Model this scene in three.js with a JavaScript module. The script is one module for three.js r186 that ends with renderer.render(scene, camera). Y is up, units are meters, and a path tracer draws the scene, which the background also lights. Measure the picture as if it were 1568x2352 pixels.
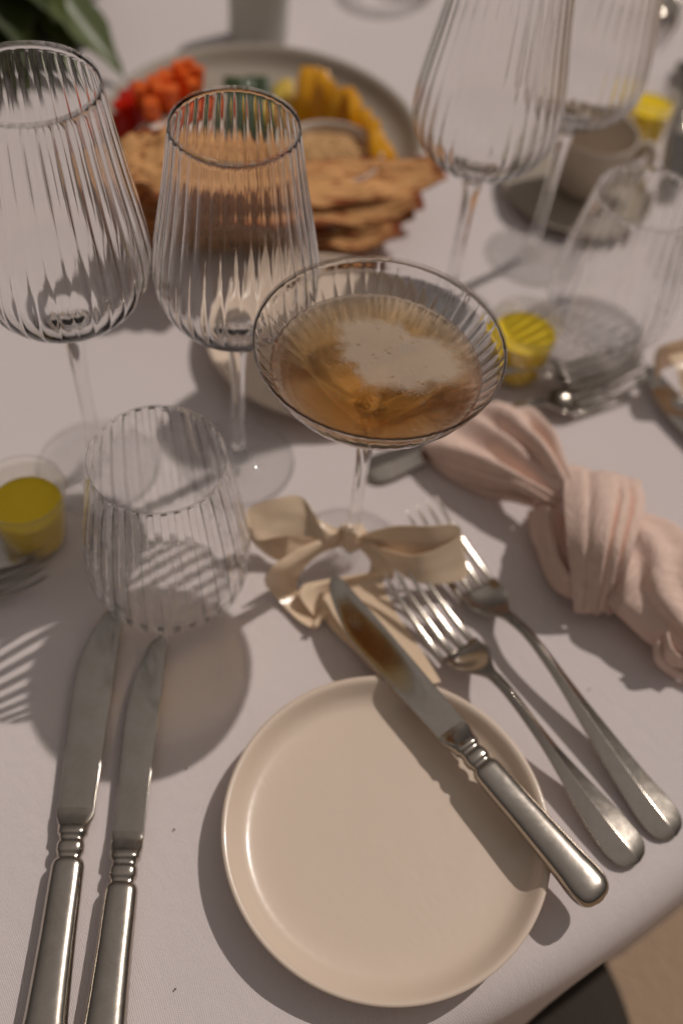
import * as THREE from 'three';
import { ImprovedNoise } from 'three/addons/math/ImprovedNoise.js';
import { mergeGeometries } from 'three/addons/utils/BufferGeometryUtils.js';
import { RoundedBoxGeometry } from 'three/addons/geometries/RoundedBoxGeometry.js';

// ---------------------------------------------------------------- camera, sky, sun, exposure
const scene = new THREE.Scene();
const PITCH = THREE.MathUtils.degToRad(53.6), ROLL = THREE.MathUtils.degToRad(7.2), EYE = 0.5;   // eye height above the table top
const camera = new THREE.PerspectiveCamera(54.43, 682 / 1024, 0.01, 200);
camera.position.set(0, EYE, 0);
camera.rotation.set(-PITCH, 0, 0); camera.rotateZ(ROLL);
camera.focus = 0.447; camera.userData.fStop = 3.2;
camera.updateMatrixWorld(true);

const SUN = new THREE.Vector3(0.462, 0.78, -0.422).normalize();
const skyTexture = (() => {                                   // hazy afternoon: brighter overhead and round the sun, dull at the horizon
  const W = 512, H = 256, d = new Float32Array(W * H * 4);
  for (let j = 0; j < H; j++) for (let i = 0; i < W; i++) {
    const el = ((j + 0.5) / H - 0.5) * Math.PI, az = ((i + 0.5) / W - 0.5) * 2 * Math.PI, y = Math.sin(el);
    const c = Math.cos(el) * Math.cos(az) * SUN.x + y * SUN.y + Math.cos(el) * Math.sin(az) * SUN.z;
    const up = Math.max(0, y), g = Math.acos(Math.min(1, Math.max(-1, c)));
    const l = (0.045 + 0.42 * Math.pow(up, 1.35)) * (1 + 0.9 * Math.exp(-g * 2.2));
    const o = (j * W + i) * 4;
    d[o] = l * 1.06; d[o + 1] = l * 0.94; d[o + 2] = l * 0.87; d[o + 3] = 1;
  }
  const t = new THREE.DataTexture(d, W, H, THREE.RGBAFormat, THREE.FloatType);
  t.mapping = THREE.EquirectangularReflectionMapping; t.magFilter = THREE.LinearFilter; t.needsUpdate = true;
  return t;
})();
scene.background = skyTexture; scene.environment = skyTexture;
const sun = new THREE.DirectionalLight(new THREE.Color().setRGB(1, 0.905, 0.83), 3.55);
sun.name = 'sun'; sun.position.copy(SUN).multiplyScalar(4); sun.target.position.set(0, 0, 0);
sun.castShadow = true; sun.shadow.radius = 1.6; sun.shadow.mapSize.set(4096, 4096);
Object.assign(sun.shadow.camera, { left: -1.5, right: 1.5, top: 1.5, bottom: -1.5, near: 0.1, far: 10 });
scene.add(sun, sun.target);
const renderer = new THREE.WebGLRenderer({ antialias: true });
renderer.setSize(682, 1024); renderer.shadowMap.enabled = true;
renderer.toneMapping = THREE.LinearToneMapping; renderer.toneMappingExposure = 0.46;

// ---------------------------------------------------------------- helpers
const V = (x, y, z) => new THREE.Vector3(x, y, z);
let seedState = 7;
const rnd = (a = 1, b) => { seedState = (seedState * 16807) % 2147483647; const r = seedState / 2147483647; return b === undefined ? r * a : a + r * (b - a); };
const noise3 = new ImprovedNoise();
const nz = (x, y = 0, z = 0) => noise3.noise(x + 13.7, y + 5.3, z + 9.1);
const fbm = (x, y, z = 0) => nz(x, y, z) + 0.5 * nz(x * 2.1, y * 2.1, z + 3) + 0.25 * nz(x * 4.3, y * 4.3, z + 7);
const lerp = THREE.MathUtils.lerp, clamp = THREE.MathUtils.clamp, sstep = (a, b, x) => THREE.MathUtils.smoothstep(x, a, b);
// the table point (height h) that was measured at x, y on a 1568 x 2352 print of the photograph
const MF = 2287, camR = V(), camU = V(), camB = V();
camera.matrixWorld.extractBasis(camR, camU, camB);
const P = (x, y, h = 0) => {
  const d = camB.clone().negate().addScaledVector(camR, (x - 784) / MF).addScaledVector(camU, -(y - 1176) / MF);
  return camera.position.clone().addScaledVector(d, (h - EYE) / d.y);
};
const taken = {};
const numbered = (n) => { const k = (taken[n] = (taken[n] ?? -1) + 1); return k ? `${n}_${String(k).padStart(3, '0')}` : n; };
const shade = (o) => { o.castShadow = o.receiveShadow = true; return o; };
function thing(name, label, category, pos = V(), turn = 0, group) {
  const o = new THREE.Group(); o.name = numbered(name); o.position.copy(pos); o.rotation.y = turn;
  o.userData = { label, category }; if (group) o.userData.group = group;
  scene.add(o); return o;
}
function part(name, geo, mat, parent) { const m = shade(new THREE.Mesh(geo, mat)); m.name = name; parent.add(m); return m; }
function solo(name, geo, mat, label, category, pos = V(), group) {
  const m = shade(new THREE.Mesh(geo, mat)); m.name = numbered(name); m.position.copy(pos);
  m.userData = { label, category }; if (group) m.userData.group = group; scene.add(m); return m;
}
function structure(name, geo, mat) { const m = shade(new THREE.Mesh(geo, mat)); m.name = name; m.userData.kind = 'structure'; scene.add(m); return m; }
// a surface from f(u, v); closed = the v direction comes round to its start
function grid(nu, nv, f, { closed = false, uv, capA = false, capB = false, flip = false } = {}) {
  const pos = [], tex = [], idx = [], W = nv + 1;
  for (let i = 0; i <= nu; i++) for (let j = 0; j <= nv; j++) {
    const u = i / nu, v = j / nv, p = f(u, closed && j === nv ? 0 : v, i, closed && j === nv ? 0 : j), t = uv ? uv(u, v, i, j) : [u, v];
    pos.push(p.x ?? p[0], p.y ?? p[1], p.z ?? p[2]); tex.push(t[0], t[1]);
  }
  for (let i = 0; i < nu; i++) for (let j = 0; j < nv; j++) {
    const a = i * W + j, b = a + 1, c = a + W, d = c + 1;
    flip ? idx.push(a, b, c, b, d, c) : idx.push(a, c, b, b, c, d);
  }
  const fix = [];
  for (const [cap, i] of [[capA, 0], [capB, nu]]) if (cap) {
    const at = pos.length / 3, c = [0, 0, 0];
    for (let j = 0; j < nv; j++) for (let k = 0; k < 3; k++) c[k] += pos[(i * W + j) * 3 + k] / nv;
    pos.push(...c); tex.push(0.5, 0.5);
    for (let j = 0; j <= nv; j++) { pos.push(...pos.slice((i * W + j) * 3, (i * W + j) * 3 + 3)); tex.push(0.5, 0.5); }
    for (let j = 0; j < nv; j++) ((i === 0) !== flip) ? idx.push(at, at + 1 + j, at + 2 + j) : idx.push(at, at + 2 + j, at + 1 + j);
  }
  const g = new THREE.BufferGeometry();
  g.setAttribute('position', new THREE.Float32BufferAttribute(pos, 3));
  g.setAttribute('uv', new THREE.Float32BufferAttribute(tex, 2));
  g.setIndex(idx); g.computeVertexNormals();
  if (closed) {
    const n = g.attributes.normal;
    for (let i = 0; i <= nu; i++) {
      const a = i * W, b = a + nv, s = V(n.getX(a) + n.getX(b), n.getY(a) + n.getY(b), n.getZ(a) + n.getZ(b)).normalize();
      n.setXYZ(a, s.x, s.y, s.z); n.setXYZ(b, s.x, s.y, s.z);
    }
  }
  return g;
}
// a cloth or ribbon with real thickness
function sheet(nu, nv, f, th, uv) {
  const F = (u, v) => { const p = f(u, v); return V(p.x ?? p[0], p.y ?? p[1], p.z ?? p[2]); };
  const N = [], Q = [], e = 1e-3;
  for (let i = 0; i <= nu; i++) for (let j = 0; j <= nv; j++) {
    const u = i / nu, v = j / nv, a = F(Math.max(0, u - e), v), b = F(Math.min(1, u + e), v), c = F(u, Math.max(0, v - e)), d = F(u, Math.min(1, v + e));
    Q.push(F(u, v)); const n = b.sub(a).cross(d.sub(c)); if (n.lengthSq() < 1e-20) n.set(0, 1, 0); N.push(n.normalize());
  }
  const at = (i, j, s) => Q[i * (nv + 1) + j].clone().addScaledVector(N[i * (nv + 1) + j], s * th / 2);
  const top = grid(nu, nv, (u, v, i, j) => at(i, j, 1), { uv, flip: true }), bot = grid(nu, nv, (u, v, i, j) => at(i, j, -1), { uv });
  const rim = [];
  const ring = []; for (let i = 0; i <= nu; i++) ring.push([i, 0]); for (let j = 1; j <= nv; j++) ring.push([nu, j]); for (let i = nu - 1; i >= 0; i--) ring.push([i, nv]); for (let j = nv - 1; j > 0; j--) ring.push([0, j]);
  rim.push(grid(1, ring.length, (u, v, i, j) => at(...ring[j % ring.length], i ? -1 : 1), { closed: true, uv: uv ? (u, v, i, j) => { const r = ring[j % ring.length]; return uv(r[0] / nu, r[1] / nv); } : undefined }));
  return mergeGeometries([top, bot, ...rim]);
}
const curve = (pts) => new THREE.CatmullRomCurve3(pts.map((p) => (p.isVector3 ? p : V(...p))), false, 'centripetal');
// round outlines from (r, h) pairs
function smoothProfile(pts, n) { return curve(pts.map(([r, h]) => V(r, h, 0))).getSpacedPoints(n).map((p) => [Math.max(0, p.x), p.y]); }
function lathe(profile, seg, { mod, uvScale } = {}) {
  return grid(profile.length - 1, seg, (u, v, i) => { const t = v * 2 * Math.PI, [r, h] = profile[i], q = mod ? r + mod(t, i, r, h) : r; return [q * Math.cos(t), h, q * Math.sin(t)]; },
    { closed: true, uv: uvScale ? (u, v, i) => { const t = v * 2 * Math.PI; return [profile[i][0] * Math.cos(t) * uvScale, (profile[i][0] * Math.sin(t) + profile[i][1] * 0.7) * uvScale]; } : undefined });
}
function tex(w, h, f, srgb = false) {
  const d = new Uint8Array(w * h * 4);
  for (let y = 0; y < h; y++) for (let x = 0; x < w; x++) { const c = f(x / w, y / h, x, y), o = (y * w + x) * 4; for (let k = 0; k < 3; k++) d[o + k] = clamp(Math.round((Array.isArray(c) ? c[k] : c) * 255), 0, 255); d[o + 3] = 255; }
  const t = new THREE.DataTexture(d, w, h); t.wrapS = t.wrapT = THREE.RepeatWrapping; t.magFilter = THREE.LinearFilter; t.minFilter = THREE.LinearMipmapLinearFilter; t.generateMipmaps = true;
  if (srgb) t.colorSpace = THREE.SRGBColorSpace; t.needsUpdate = true; return t;
}
const rgb = (r, g, b) => new THREE.Color().setRGB(r, g, b);
const std = (o) => new THREE.MeshStandardMaterial(o), phy = (o) => new THREE.MeshPhysicalMaterial(o);

// ---------------------------------------------------------------- materials
// periodic noise so that textures tile
const pn = (u, v, f, z = 0) => { const a = u * 2 * Math.PI, b = v * 2 * Math.PI, r = f / 6.28; return nz(Math.cos(a) * r + z, Math.sin(a) * r + Math.cos(b) * r, Math.sin(b) * r - z); };
const weave = tex(512, 512, (u, v, x, y) => { const a = Math.sin(u * 2 * Math.PI * 64), b = Math.sin(v * 2 * Math.PI * 64); return 0.5 + 0.22 * (((x >> 2) + (y >> 2)) % 2 ? a : b) + 0.12 * pn(u, v, 40) + 0.25 * pn(u, v, 8, 4); });
const M = {};
const tarnish = tex(512, 512, (u, v) => { const n = clamp(0.5 + 0.6 * pn(u, v, 9, 1) + 0.35 * pn(u, v, 34, 6), 0, 1), k = 0.88 + 0.12 * n; return [k, k * (0.975 + 0.025 * n), k * (0.94 + 0.06 * n)]; });
M.tablecloth = phy({ color: rgb(0.82, 0.745, 0.74), roughness: 0.85, sheen: 0.15, sheenColor: rgb(1, 1, 1), sheenRoughness: 0.6, bumpMap: weave, bumpScale: 0.0004 });
M.ground = std({ color: rgb(0.42, 0.30, 0.205), roughness: 0.95, bumpMap: tex(256, 256, (u, v) => 0.5 + 0.5 * pn(u, v, 60)), bumpScale: 0.004 });
const scuff = tex(512, 512, (u, v, x, y) => 0.5 + 0.35 * pn(u, v, 24) + 0.3 * pn(u, v, 90, 2));
const scratch = (() => {
  const W = 512, a = new Float32Array(W * W).fill(0.5);
  for (let k = 0; k < 420; k++) { const x = rnd(W), y = rnd(W), t = rnd(-0.5, 0.5) + (rnd() < 0.2 ? 1.5 : 0), l = rnd(8, 70), d = rnd(-0.3, 0.3); for (let s = 0; s < l; s++) { const i = (Math.floor(y + s * Math.sin(t)) & 511) * W + (Math.floor(x + s * Math.cos(t)) & 511); a[i] = 0.5 + d; } }
  for (let k = 0; k < 700; k++) { const x = rnd(W), y = rnd(W), r = rnd(0.6, 1.8), d = rnd(-0.4, 0.4); for (let i = -2; i <= 2; i++) for (let j = -2; j <= 2; j++) if (i * i + j * j < r * r) a[(Math.floor(y + i) & 511) * W + (Math.floor(x + j) & 511)] = 0.5 + d; }
  return tex(W, W, (u, v, x, y) => a[y * W + x]);
})();
const wornRough = tex(512, 512, (u, v) => clamp(0.85 + 0.14 * pn(u, v, 14) + 0.1 * pn(u, v, 60, 5), 0.2, 1));
M.blade = phy({ color: rgb(0.56, 0.525, 0.48), metalness: 1, roughness: 0.10, roughnessMap: wornRough, map: tarnish, bumpMap: scratch, bumpScale: 0.000004 });
M.silver = phy({ color: rgb(0.56, 0.515, 0.46), metalness: 1, roughness: 0.2, roughnessMap: wornRough, map: tarnish, bumpMap: scratch, bumpScale: 0.000008 });
M.handle = phy({ color: rgb(0.54, 0.50, 0.45), metalness: 1, roughness: 0.25, roughnessMap: wornRough, map: tarnish, bumpMap: scratch, bumpScale: 0.000008 });
const glaze = tex(512, 512, (u, v) => 0.5 + 0.3 * pn(u, v, 10) + 0.2 * pn(u, v, 40, 3));
M.plate = phy({ color: rgb(0.80, 0.655, 0.53), roughness: 0.32, clearcoat: 0.35, clearcoatRoughness: 0.12, bumpMap: glaze, bumpScale: 0.00015 });
M.stoneware = phy({ color: rgb(0.40, 0.345, 0.28), roughness: 0.5, bumpMap: glaze, bumpScale: 0.0002 });
M.cupware = phy({ color: rgb(0.60, 0.51, 0.42), roughness: 0.45, bumpMap: glaze, bumpScale: 0.0002 });
M.bowlware = phy({ color: rgb(0.66, 0.58, 0.50), roughness: 0.4 });
// fluted crystal: partial opacity at ridges and base, added so sun lightens the shadows
const alphaOf = (low, edge, wallOf, rim) => tex(128, 64, (u, v) => { const wall = wallOf(Math.abs(u - 0.5) * 2); return v < 0.22 ? low : v < 0.32 ? edge : v > 0.88 ? rim : v < 0.38 ? lerp(edge, wall, (v - 0.32) / 0.06) : v > 0.83 ? lerp(wall, rim, (v - 0.83) / 0.05) : wall; });
const glassOf = (...z) => phy({ color: rgb(1, 1, 1), transmission: 1, thickness: 0.01, ior: 1.5, roughness: 0, transparent: true, alphaMap: alphaOf(...z) });
M.fluted = glassOf(1, 1, () => 1, 0.3);
M.flutedThin = glassOf(0.12, 0.9, (d) => 1 - 0.96 * sstep(0.32, 0.66, d), 0.4);
M.flutedMid = glassOf(0.12, 0.95, (d) => 1 - 0.96 * sstep(0.5, 0.8, d), 0.5);
M.flutedCoupe = glassOf(0.2, 0.35, () => 1, 0.3);
M.crystal = phy({ color: rgb(1, 1, 1), transmission: 1, thickness: 0.01, ior: 1.5, roughness: 0 });
M.foot = phy({ color: rgb(1, 1, 1), transmission: 1, thickness: 0.01, ior: 1.5, roughness: 0, transparent: true, opacity: 0.45 });
M.wine = phy({ color: rgb(1, 0.96, 0.88), transmission: 1, thickness: 0.05, ior: 1.34, roughness: 0, attenuationColor: rgb(0.84, 0.54, 0.20), attenuationDistance: 0.03, transparent: true, opacity: 0.62 });
M.foam = phy({ color: rgb(0.78, 0.64, 0.50), roughness: 0.3, transparent: true, opacity: 0.5, clearcoat: 0.5 });
M.cupPlastic = phy({ color: rgb(1, 0.98, 0.9), transmission: 1, thickness: 0.002, ior: 1.45, roughness: 0.05, transparent: true, opacity: 0.34 });
M.yellow = phy({ color: rgb(1.0, 0.70, 0.006), roughness: 0.3 });
M.frosted = phy({ color: rgb(0.75, 0.74, 0.70), roughness: 0.7, transmission: 0.4, thickness: 0 });
M.satin = phy({ color: rgb(0.92, 0.72, 0.52), roughness: 0.3, clearcoat: 0.8, clearcoatRoughness: 0.22, sheen: 0.4, sheenColor: rgb(1, 0.85, 0.65), sheenRoughness: 0.35, side: THREE.DoubleSide });
const linen = tex(512, 512, (u, v, x, y) => 0.5 + 0.2 * Math.sin(u * 2 * Math.PI * 100) * (0.7 + pn(u, v, 30)) + 0.2 * Math.sin(v * 2 * Math.PI * 100) * (0.7 + pn(u, v, 30, 6)) + 0.2 * pn(u, v, 10, 2) + 0.9 * Math.pow(1 - Math.abs(pn(u, v, 9, 3)), 9) + 0.5 * Math.pow(1 - Math.abs(pn(u, v, 22, 8)), 10) - 0.3);
M.linen = phy({ color: rgb(0.89, 0.665, 0.565), roughness: 0.9, sheen: 0.3, sheenColor: rgb(1, 0.85, 0.8), sheenRoughness: 0.6, bumpMap: linen, bumpScale: 0.00045, side: THREE.DoubleSide });

// ---------------------------------------------------------------- the ground, the table and its cloth
{
  const g = new THREE.PlaneGeometry(120, 120); g.rotateX(-Math.PI / 2); const uv = g.attributes.uv; for (let i = 0; i < uv.count; i++) uv.setXY(i, uv.getX(i) * 240, uv.getY(i) * 240);
  structure('ground', g, M.ground).position.y = -0.74;
  const R = 0.752, prof = [];
  for (let k = 0; k <= 60; k++) prof.push([R * Math.pow(k / 60, 0.75) * 0.965, 0]);
  for (let k = 1; k <= 12; k++) { const a = k / 12 * Math.PI / 2 * 0.97; prof.push([R * 0.965 + 0.022 * Math.sin(a), -0.022 * (1 - Math.cos(a))]); }
  for (let k = 1; k <= 24; k++) prof.push([R * 0.965 + 0.024, -0.022 - k * 0.013]);
  const geo = lathe(prof, 360, { uvScale: 20, mod: (t, i, r, h) => (h < -0.02 ? (0.012 * Math.sin(t * 26 + 2 * Math.sin(t * 3)) * sstep(0.02, 0.25, -h)) : 0) });
  const p = geo.attributes.position;
  for (let i = 0; i < p.count; i++) { const x = p.getX(i), z = p.getZ(i); if (Math.hypot(x, z) < 0.7) p.setY(i, p.getY(i) - 0.0011 * (0.5 + 0.5 * fbm(x * 9, z * 9))); }
  geo.computeVertexNormals();
  const t = thing('tablecloth', 'white cotton cloth covering the whole round table under everything', 'tablecloth', V(-0.29, -0.0004, -0.73));
  part('cloth', geo, M.tablecloth, t);
}

// ---------------------------------------------------------------- glassware
function glassware(name, label, category, pos, { outer, inner, splits, flutes, depth, hFlute, seg = 8, rows = 110, scale = 1, turn = 0, group, wall = M.fluted }) {
  // outer: foot underside centre ... rim; inner: rim ... bottom centre
  const o = smoothProfile(outer, rows), q = smoothProfile(inner, Math.round(rows * 0.7)), prof = [...o, ...q];
  const [h0, h1] = hFlute, amt = (h) => sstep(h0, h0 + (h1 - h0) * 0.25, h) * (1 - 0.75 * sstep(h1 - 0.012, h1, h));
  const N = flutes * seg, side = (t) => Math.pow(Math.abs(Math.sin(t * flutes / 2)), 0.85) - 0.55;
  const mod = (t, i, r, h) => (r < 0.012 ? 0 : (i < o.length ? -0.22 * depth * Math.cos(t * flutes) * amt(h) : depth * side(t) * amt(h)));
  const full = lathe(prof, N, { mod });
  const W = N + 1, pos3 = full.attributes.position.array, nor = full.attributes.normal.array;
  const slice = (a, b) => {
    const g = new THREE.BufferGeometry(), idx = [], uv = [];
    for (let i = a; i <= b; i++) for (let j = 0; j <= N; j++) { const h = prof[i][1]; uv.push(j / seg, h < h0 + 0.014 ? lerp(0.1, 0.4, clamp((h - h0) / 0.014, 0, 1)) : h > h1 - 0.003 ? lerp(0.8, 0.95, clamp((h - h1 + 0.003) / 0.0022, 0, 1)) : lerp(0.4, 0.8, (h - h0 - 0.014) / (h1 - h0 - 0.017))); }
    for (let i = 0; i < b - a; i++) for (let j = 0; j < N; j++) { const k = i * W + j; idx.push(k, k + W, k + 1, k + 1, k + W, k + W + 1); }
    g.setAttribute('position', new THREE.BufferAttribute(pos3.slice(a * W * 3, (b + 1) * W * 3), 3));
    g.setAttribute('normal', new THREE.BufferAttribute(nor.slice(a * W * 3, (b + 1) * W * 3), 3));
    g.setAttribute('uv', new THREE.Float32BufferAttribute(uv, 2)); g.setIndex(idx); return g;
  };
  const t = thing(name, label, category, pos, turn, group); t.scale.setScalar(scale);
  const cut = (h) => o.findIndex((p, i) => p[1] >= h && i > 4);
  const cuts = splits.map(([n, h, m]) => [n, cut(h), m]);
  let from = 0;
  for (const [n, at, m] of cuts) { part(n, slice(from, at), m, t); from = at; }
  part('bowl', slice(from, prof.length - 1), wall, t);
  t.userData.inside = undefined; delete t.userData.inside;
  return { t, q, mod: (tt, r, h) => depth * side(tt) * amt(h) };
}
const rimEnd = (r, h) => [[r, h - 0.0006], [r - 0.00055, h], [r - 0.0011, h - 0.0006]];
const footPart = (R) => [[0.00002, 0], [R * 0.5, 0], [R - 0.002, 0.0002], [R - 0.0002, 0.0008], [R, 0.0014], [R - 0.0008, 0.0021], [R * 0.75, 0.0028], [R * 0.45, 0.0042], [R * 0.25, 0.0068], [0.0062, 0.0105]];
const wineSpec = {
  outer: [...footPart(0.036), [0.0045, 0.016], [0.0038, 0.03], [0.0036, 0.05], [0.0039, 0.075], [0.0047, 0.095], [0.0062, 0.108], [0.0095, 0.1155], [0.016, 0.1205], [0.026, 0.126], [0.0345, 0.1335], [0.0400, 0.143], [0.0424, 0.154], [0.0418, 0.167], [0.0392, 0.184], [0.0355, 0.204], [0.0322, 0.224], [0.0299, 0.2395], ...rimEnd(0.0296, 0.242).slice(0, 2)],
  inner: [[0.02945, 0.242], [0.02890, 0.2414], [0.0315, 0.224], [0.0348, 0.204], [0.0384, 0.184], [0.0409, 0.167], [0.0415, 0.154], [0.0391, 0.1440], [0.0335, 0.1347], [0.0252, 0.1273], [0.0152, 0.1219], [0.006, 0.1197], [0.00002, 0.1194]],
  splits: [['foot', 0.0075, M.foot], ['stem', 0.112, M.crystal]], flutes: 32, depth: 0.00066, hFlute: [0.120, 0.242], group: 'fluted wine glasses',
};
const base = (x, y) => P(x, y, 0);
glassware('wine_glass', 'empty fluted wine glass in the middle, before the vegetable platter', 'wine glass', base(549, 1064), wineSpec);
glassware('wine_glass', 'large empty fluted wine glass cut off by the left edge', 'wine glass', base(228, 1072), { ...wineSpec, scale: 1.075, turn: 0.05 });
glassware('wine_glass', 'front one of the two tall wine glasses at upper right', 'wine glass', base(1020, 725), { ...wineSpec, scale: 1.06, turn: 0.09, seg: 6, rows: 80 });
glassware('wine_glass', 'rear one of the two tall wine glasses, before the coffee cup', 'wine glass', base(1216, 590), { ...wineSpec, scale: 1.0, turn: 0.03, seg: 6, rows: 80 });

const tumblerSpec = {
  outer: [[0.00002, 0.0008], [0.015, 0.0005], [0.0235, 0], [0.029, 0.0012], [0.0375, 0.0065], [0.0430, 0.0155], [0.0455, 0.028], [0.0452, 0.044], [0.0428, 0.066], [0.0385, 0.092], [0.0347, 0.1145], ...rimEnd(0.0344, 0.1165).slice(0, 2)],
  inner: [[0.03425, 0.1165], [0.03370, 0.1159], [0.03780, 0.092], [0.04200, 0.066], [0.04430, 0.044], [0.04440, 0.0285], [0.04160, 0.0178], [0.03560, 0.0105], [0.02690, 0.0068], [0.01400, 0.0056], [0.00030, 0.0054]],
  splits: [['base', 0.003, M.flutedThin]], wall: M.flutedThin, flutes: 32, depth: 0.00028, hFlute: [0.004, 0.1165], group: 'fluted stemless tumblers',
};
glassware('tumbler', 'empty fluted tumbler beside the tips of the two knives', 'tumbler', base(395, 1339), tumblerSpec);
glassware('tumbler', 'empty fluted tumbler at the right edge, behind the two forks', 'tumbler', base(1375, 755), { ...tumblerSpec, turn: 0.1, seg: 6, rows: 80, wall: M.flutedMid });

const coupeSpec = {
  outer: [...footPart(0.037), [0.0044, 0.016], [0.0037, 0.03], [0.0035, 0.055], [0.0038, 0.085], [0.0046, 0.104], [0.0060, 0.1145], [0.0095, 0.1215], [0.016, 0.1275], [0.026, 0.1355], [0.036, 0.1450], [0.0448, 0.1545], [0.0515, 0.1635], [0.0565, 0.1725], [0.0588, 0.1785], ...rimEnd(0.0590, 0.1805).slice(0, 2)],
  inner: [[0.05875, 0.1805], [0.05820, 0.1799], [0.05590, 0.1731], [0.05090, 0.1645], [0.04430, 0.1558], [0.03560, 0.1466], [0.02580, 0.1375], [0.01580, 0.1302], [0.00850, 0.1266], [0.00030, 0.1256]],
  splits: [['foot', 0.0075, M.foot], ['stem', 0.119, M.crystal]], flutes: 46, depth: 0.0005, hFlute: [0.146, 0.1805], rows: 120, wall: M.flutedCoupe,
};
const coupeAt = base(801, 1279);
const coupe = glassware('coupe_glass', 'fluted champagne coupe holding sparkling wine, ribbon tied round its stem', 'coupe glass', coupeAt, coupeSpec);
{ // the wine fills the bowl to 163 mm
  const top = 0.1632, low = coupe.q.filter(([, h]) => h < top - 0.0006).reverse(), edge = [];
  const rAt = (h) => { for (let i = 1; i < coupe.q.length; i++) { const [r1, h1] = coupe.q[i - 1], [r2, h2] = coupe.q[i]; if (h <= h1 && h > h2) return lerp(r2, r1, (h - h2) / (h1 - h2)); } return 0; };
  const R = rAt(top), prof = [...low.map(([r, h]) => [r + 0.00025, h - 0.00012]), [rAt(top) + 0.00025, top], [R - 0.0006, top - 0.00035]];
  for (let k = 1; k <= 14; k++) prof.push([(R - 0.0006) * (1 - k / 14) + 0.0002, top - 0.0005]);
  const n = prof.length - 15;
  const g = lathe(prof, 46 * 8, { mod: (t, i, r, h) => (i <= n ? coupe.mod(t, r, h) * sstep(0.004, 0.02, r) : 0) });
  const w = thing('sparkling_wine', 'amber sparkling wine with a patch of fine foam inside the coupe', 'wine', coupeAt);
  part('liquid', g, M.wine, w);
  // foam: a film of the finest bubbles in one patch, looser bubbles round its edge, a bead along the glass
  const c0 = P(908, 815, top).sub(coupeAt), pts = [];
  const lim = (a) => 0.0262 * (1 + 0.16 * Math.sin(a * 2 + 0.6) + 0.11 * Math.sin(a * 3 + 2) + 0.05 * Math.sin(a * 7) + 0.05 * nz(Math.cos(a) * 5, Math.sin(a) * 5));
  const froth = tex(1024, 1024, (u, v) => 0.5 + 0.4 * Math.sin(u * 2513 + 3 * nz(u * 40, v * 40)) * Math.sin(v * 2513 + 3 * nz(v * 40, u * 40, 5)));
  const gaps = tex(512, 512, (u, v) => { const x = u - 0.5, y = v - 0.5, r = Math.hypot(x, y) * 2; const n = fbm(u * 9, v * 9, 4) + 0.35 * fbm(u * 30, v * 30, 9); return clamp(0.78 * (1 - sstep(0.70, 1, r + 0.10 * fbm(u * 9, v * 9, 2))) * (1 - 0.6 * sstep(0.52, 0.80, n)) , 0, 1); });
  M.froth = phy({ color: rgb(0.50, 0.395, 0.30), roughness: 0.4, bumpMap: froth, bumpScale: 0.0003, transparent: true, alphaMap: gaps });
  part('foam', grid(24, 160, (u, v) => { const a = v * 6.2832, r = lim(a) * (1 - u) * 1.08, x = c0.x + r * Math.cos(a) / 0.92, z = c0.z + r * Math.sin(a) / 1.05; return [x, top - 0.0003 + 0.0003 * sstep(0, 0.15, u) + 0.0001 * nz(x * 400, z * 400), z]; }, { closed: true, uv: (u, v) => [0.5 + 0.5 * (1 - u) * Math.cos(v * 6.2832), 0.5 + 0.5 * (1 - u) * Math.sin(v * 6.2832)] }), M.froth, w);
  const inPatch = (x, z) => { const dx = x - c0.x, dz = z - c0.z; return Math.hypot(dx * 0.92, dz * 1.05) - lim(Math.atan2(dz, dx)); };
  for (let k = 0; k < 60000 && pts.length < 4500; k++) {
    const a = rnd(6.2832), r = Math.sqrt(rnd()) * (R - 0.001), x = r * Math.cos(a), z = r * Math.sin(a), d = inPatch(x, z);
    const keep = d < -0.003 ? 0.05 : Math.exp(-Math.abs(d) / 0.002) * 0.3 + 0.04 * (fbm(x * 90, z * 90, 8) > 0.05) + 0.5 * Math.exp(-(R - 0.0015 - r) / 0.0008);
    if (rnd() < keep) pts.push([x, z, rnd(0.0001, 0.00024)]);
  }
  const im = new THREE.InstancedMesh(new THREE.IcosahedronGeometry(1, 1), M.foam, pts.length), m4 = new THREE.Matrix4();
  pts.forEach(([x, z, s], i) => im.setMatrixAt(i, m4.makeScale(s, s * 0.6, s).setPosition(x, top - 0.00042, z)));
  im.name = 'bubbles'; im.userData.kind = 'stuff'; w.add(shade(im));
}

// ---------------------------------------------------------------- satin ribbons
const ribbonUV = (l, w) => (u, v) => [u * l * 20, v * w * 20];
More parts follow.
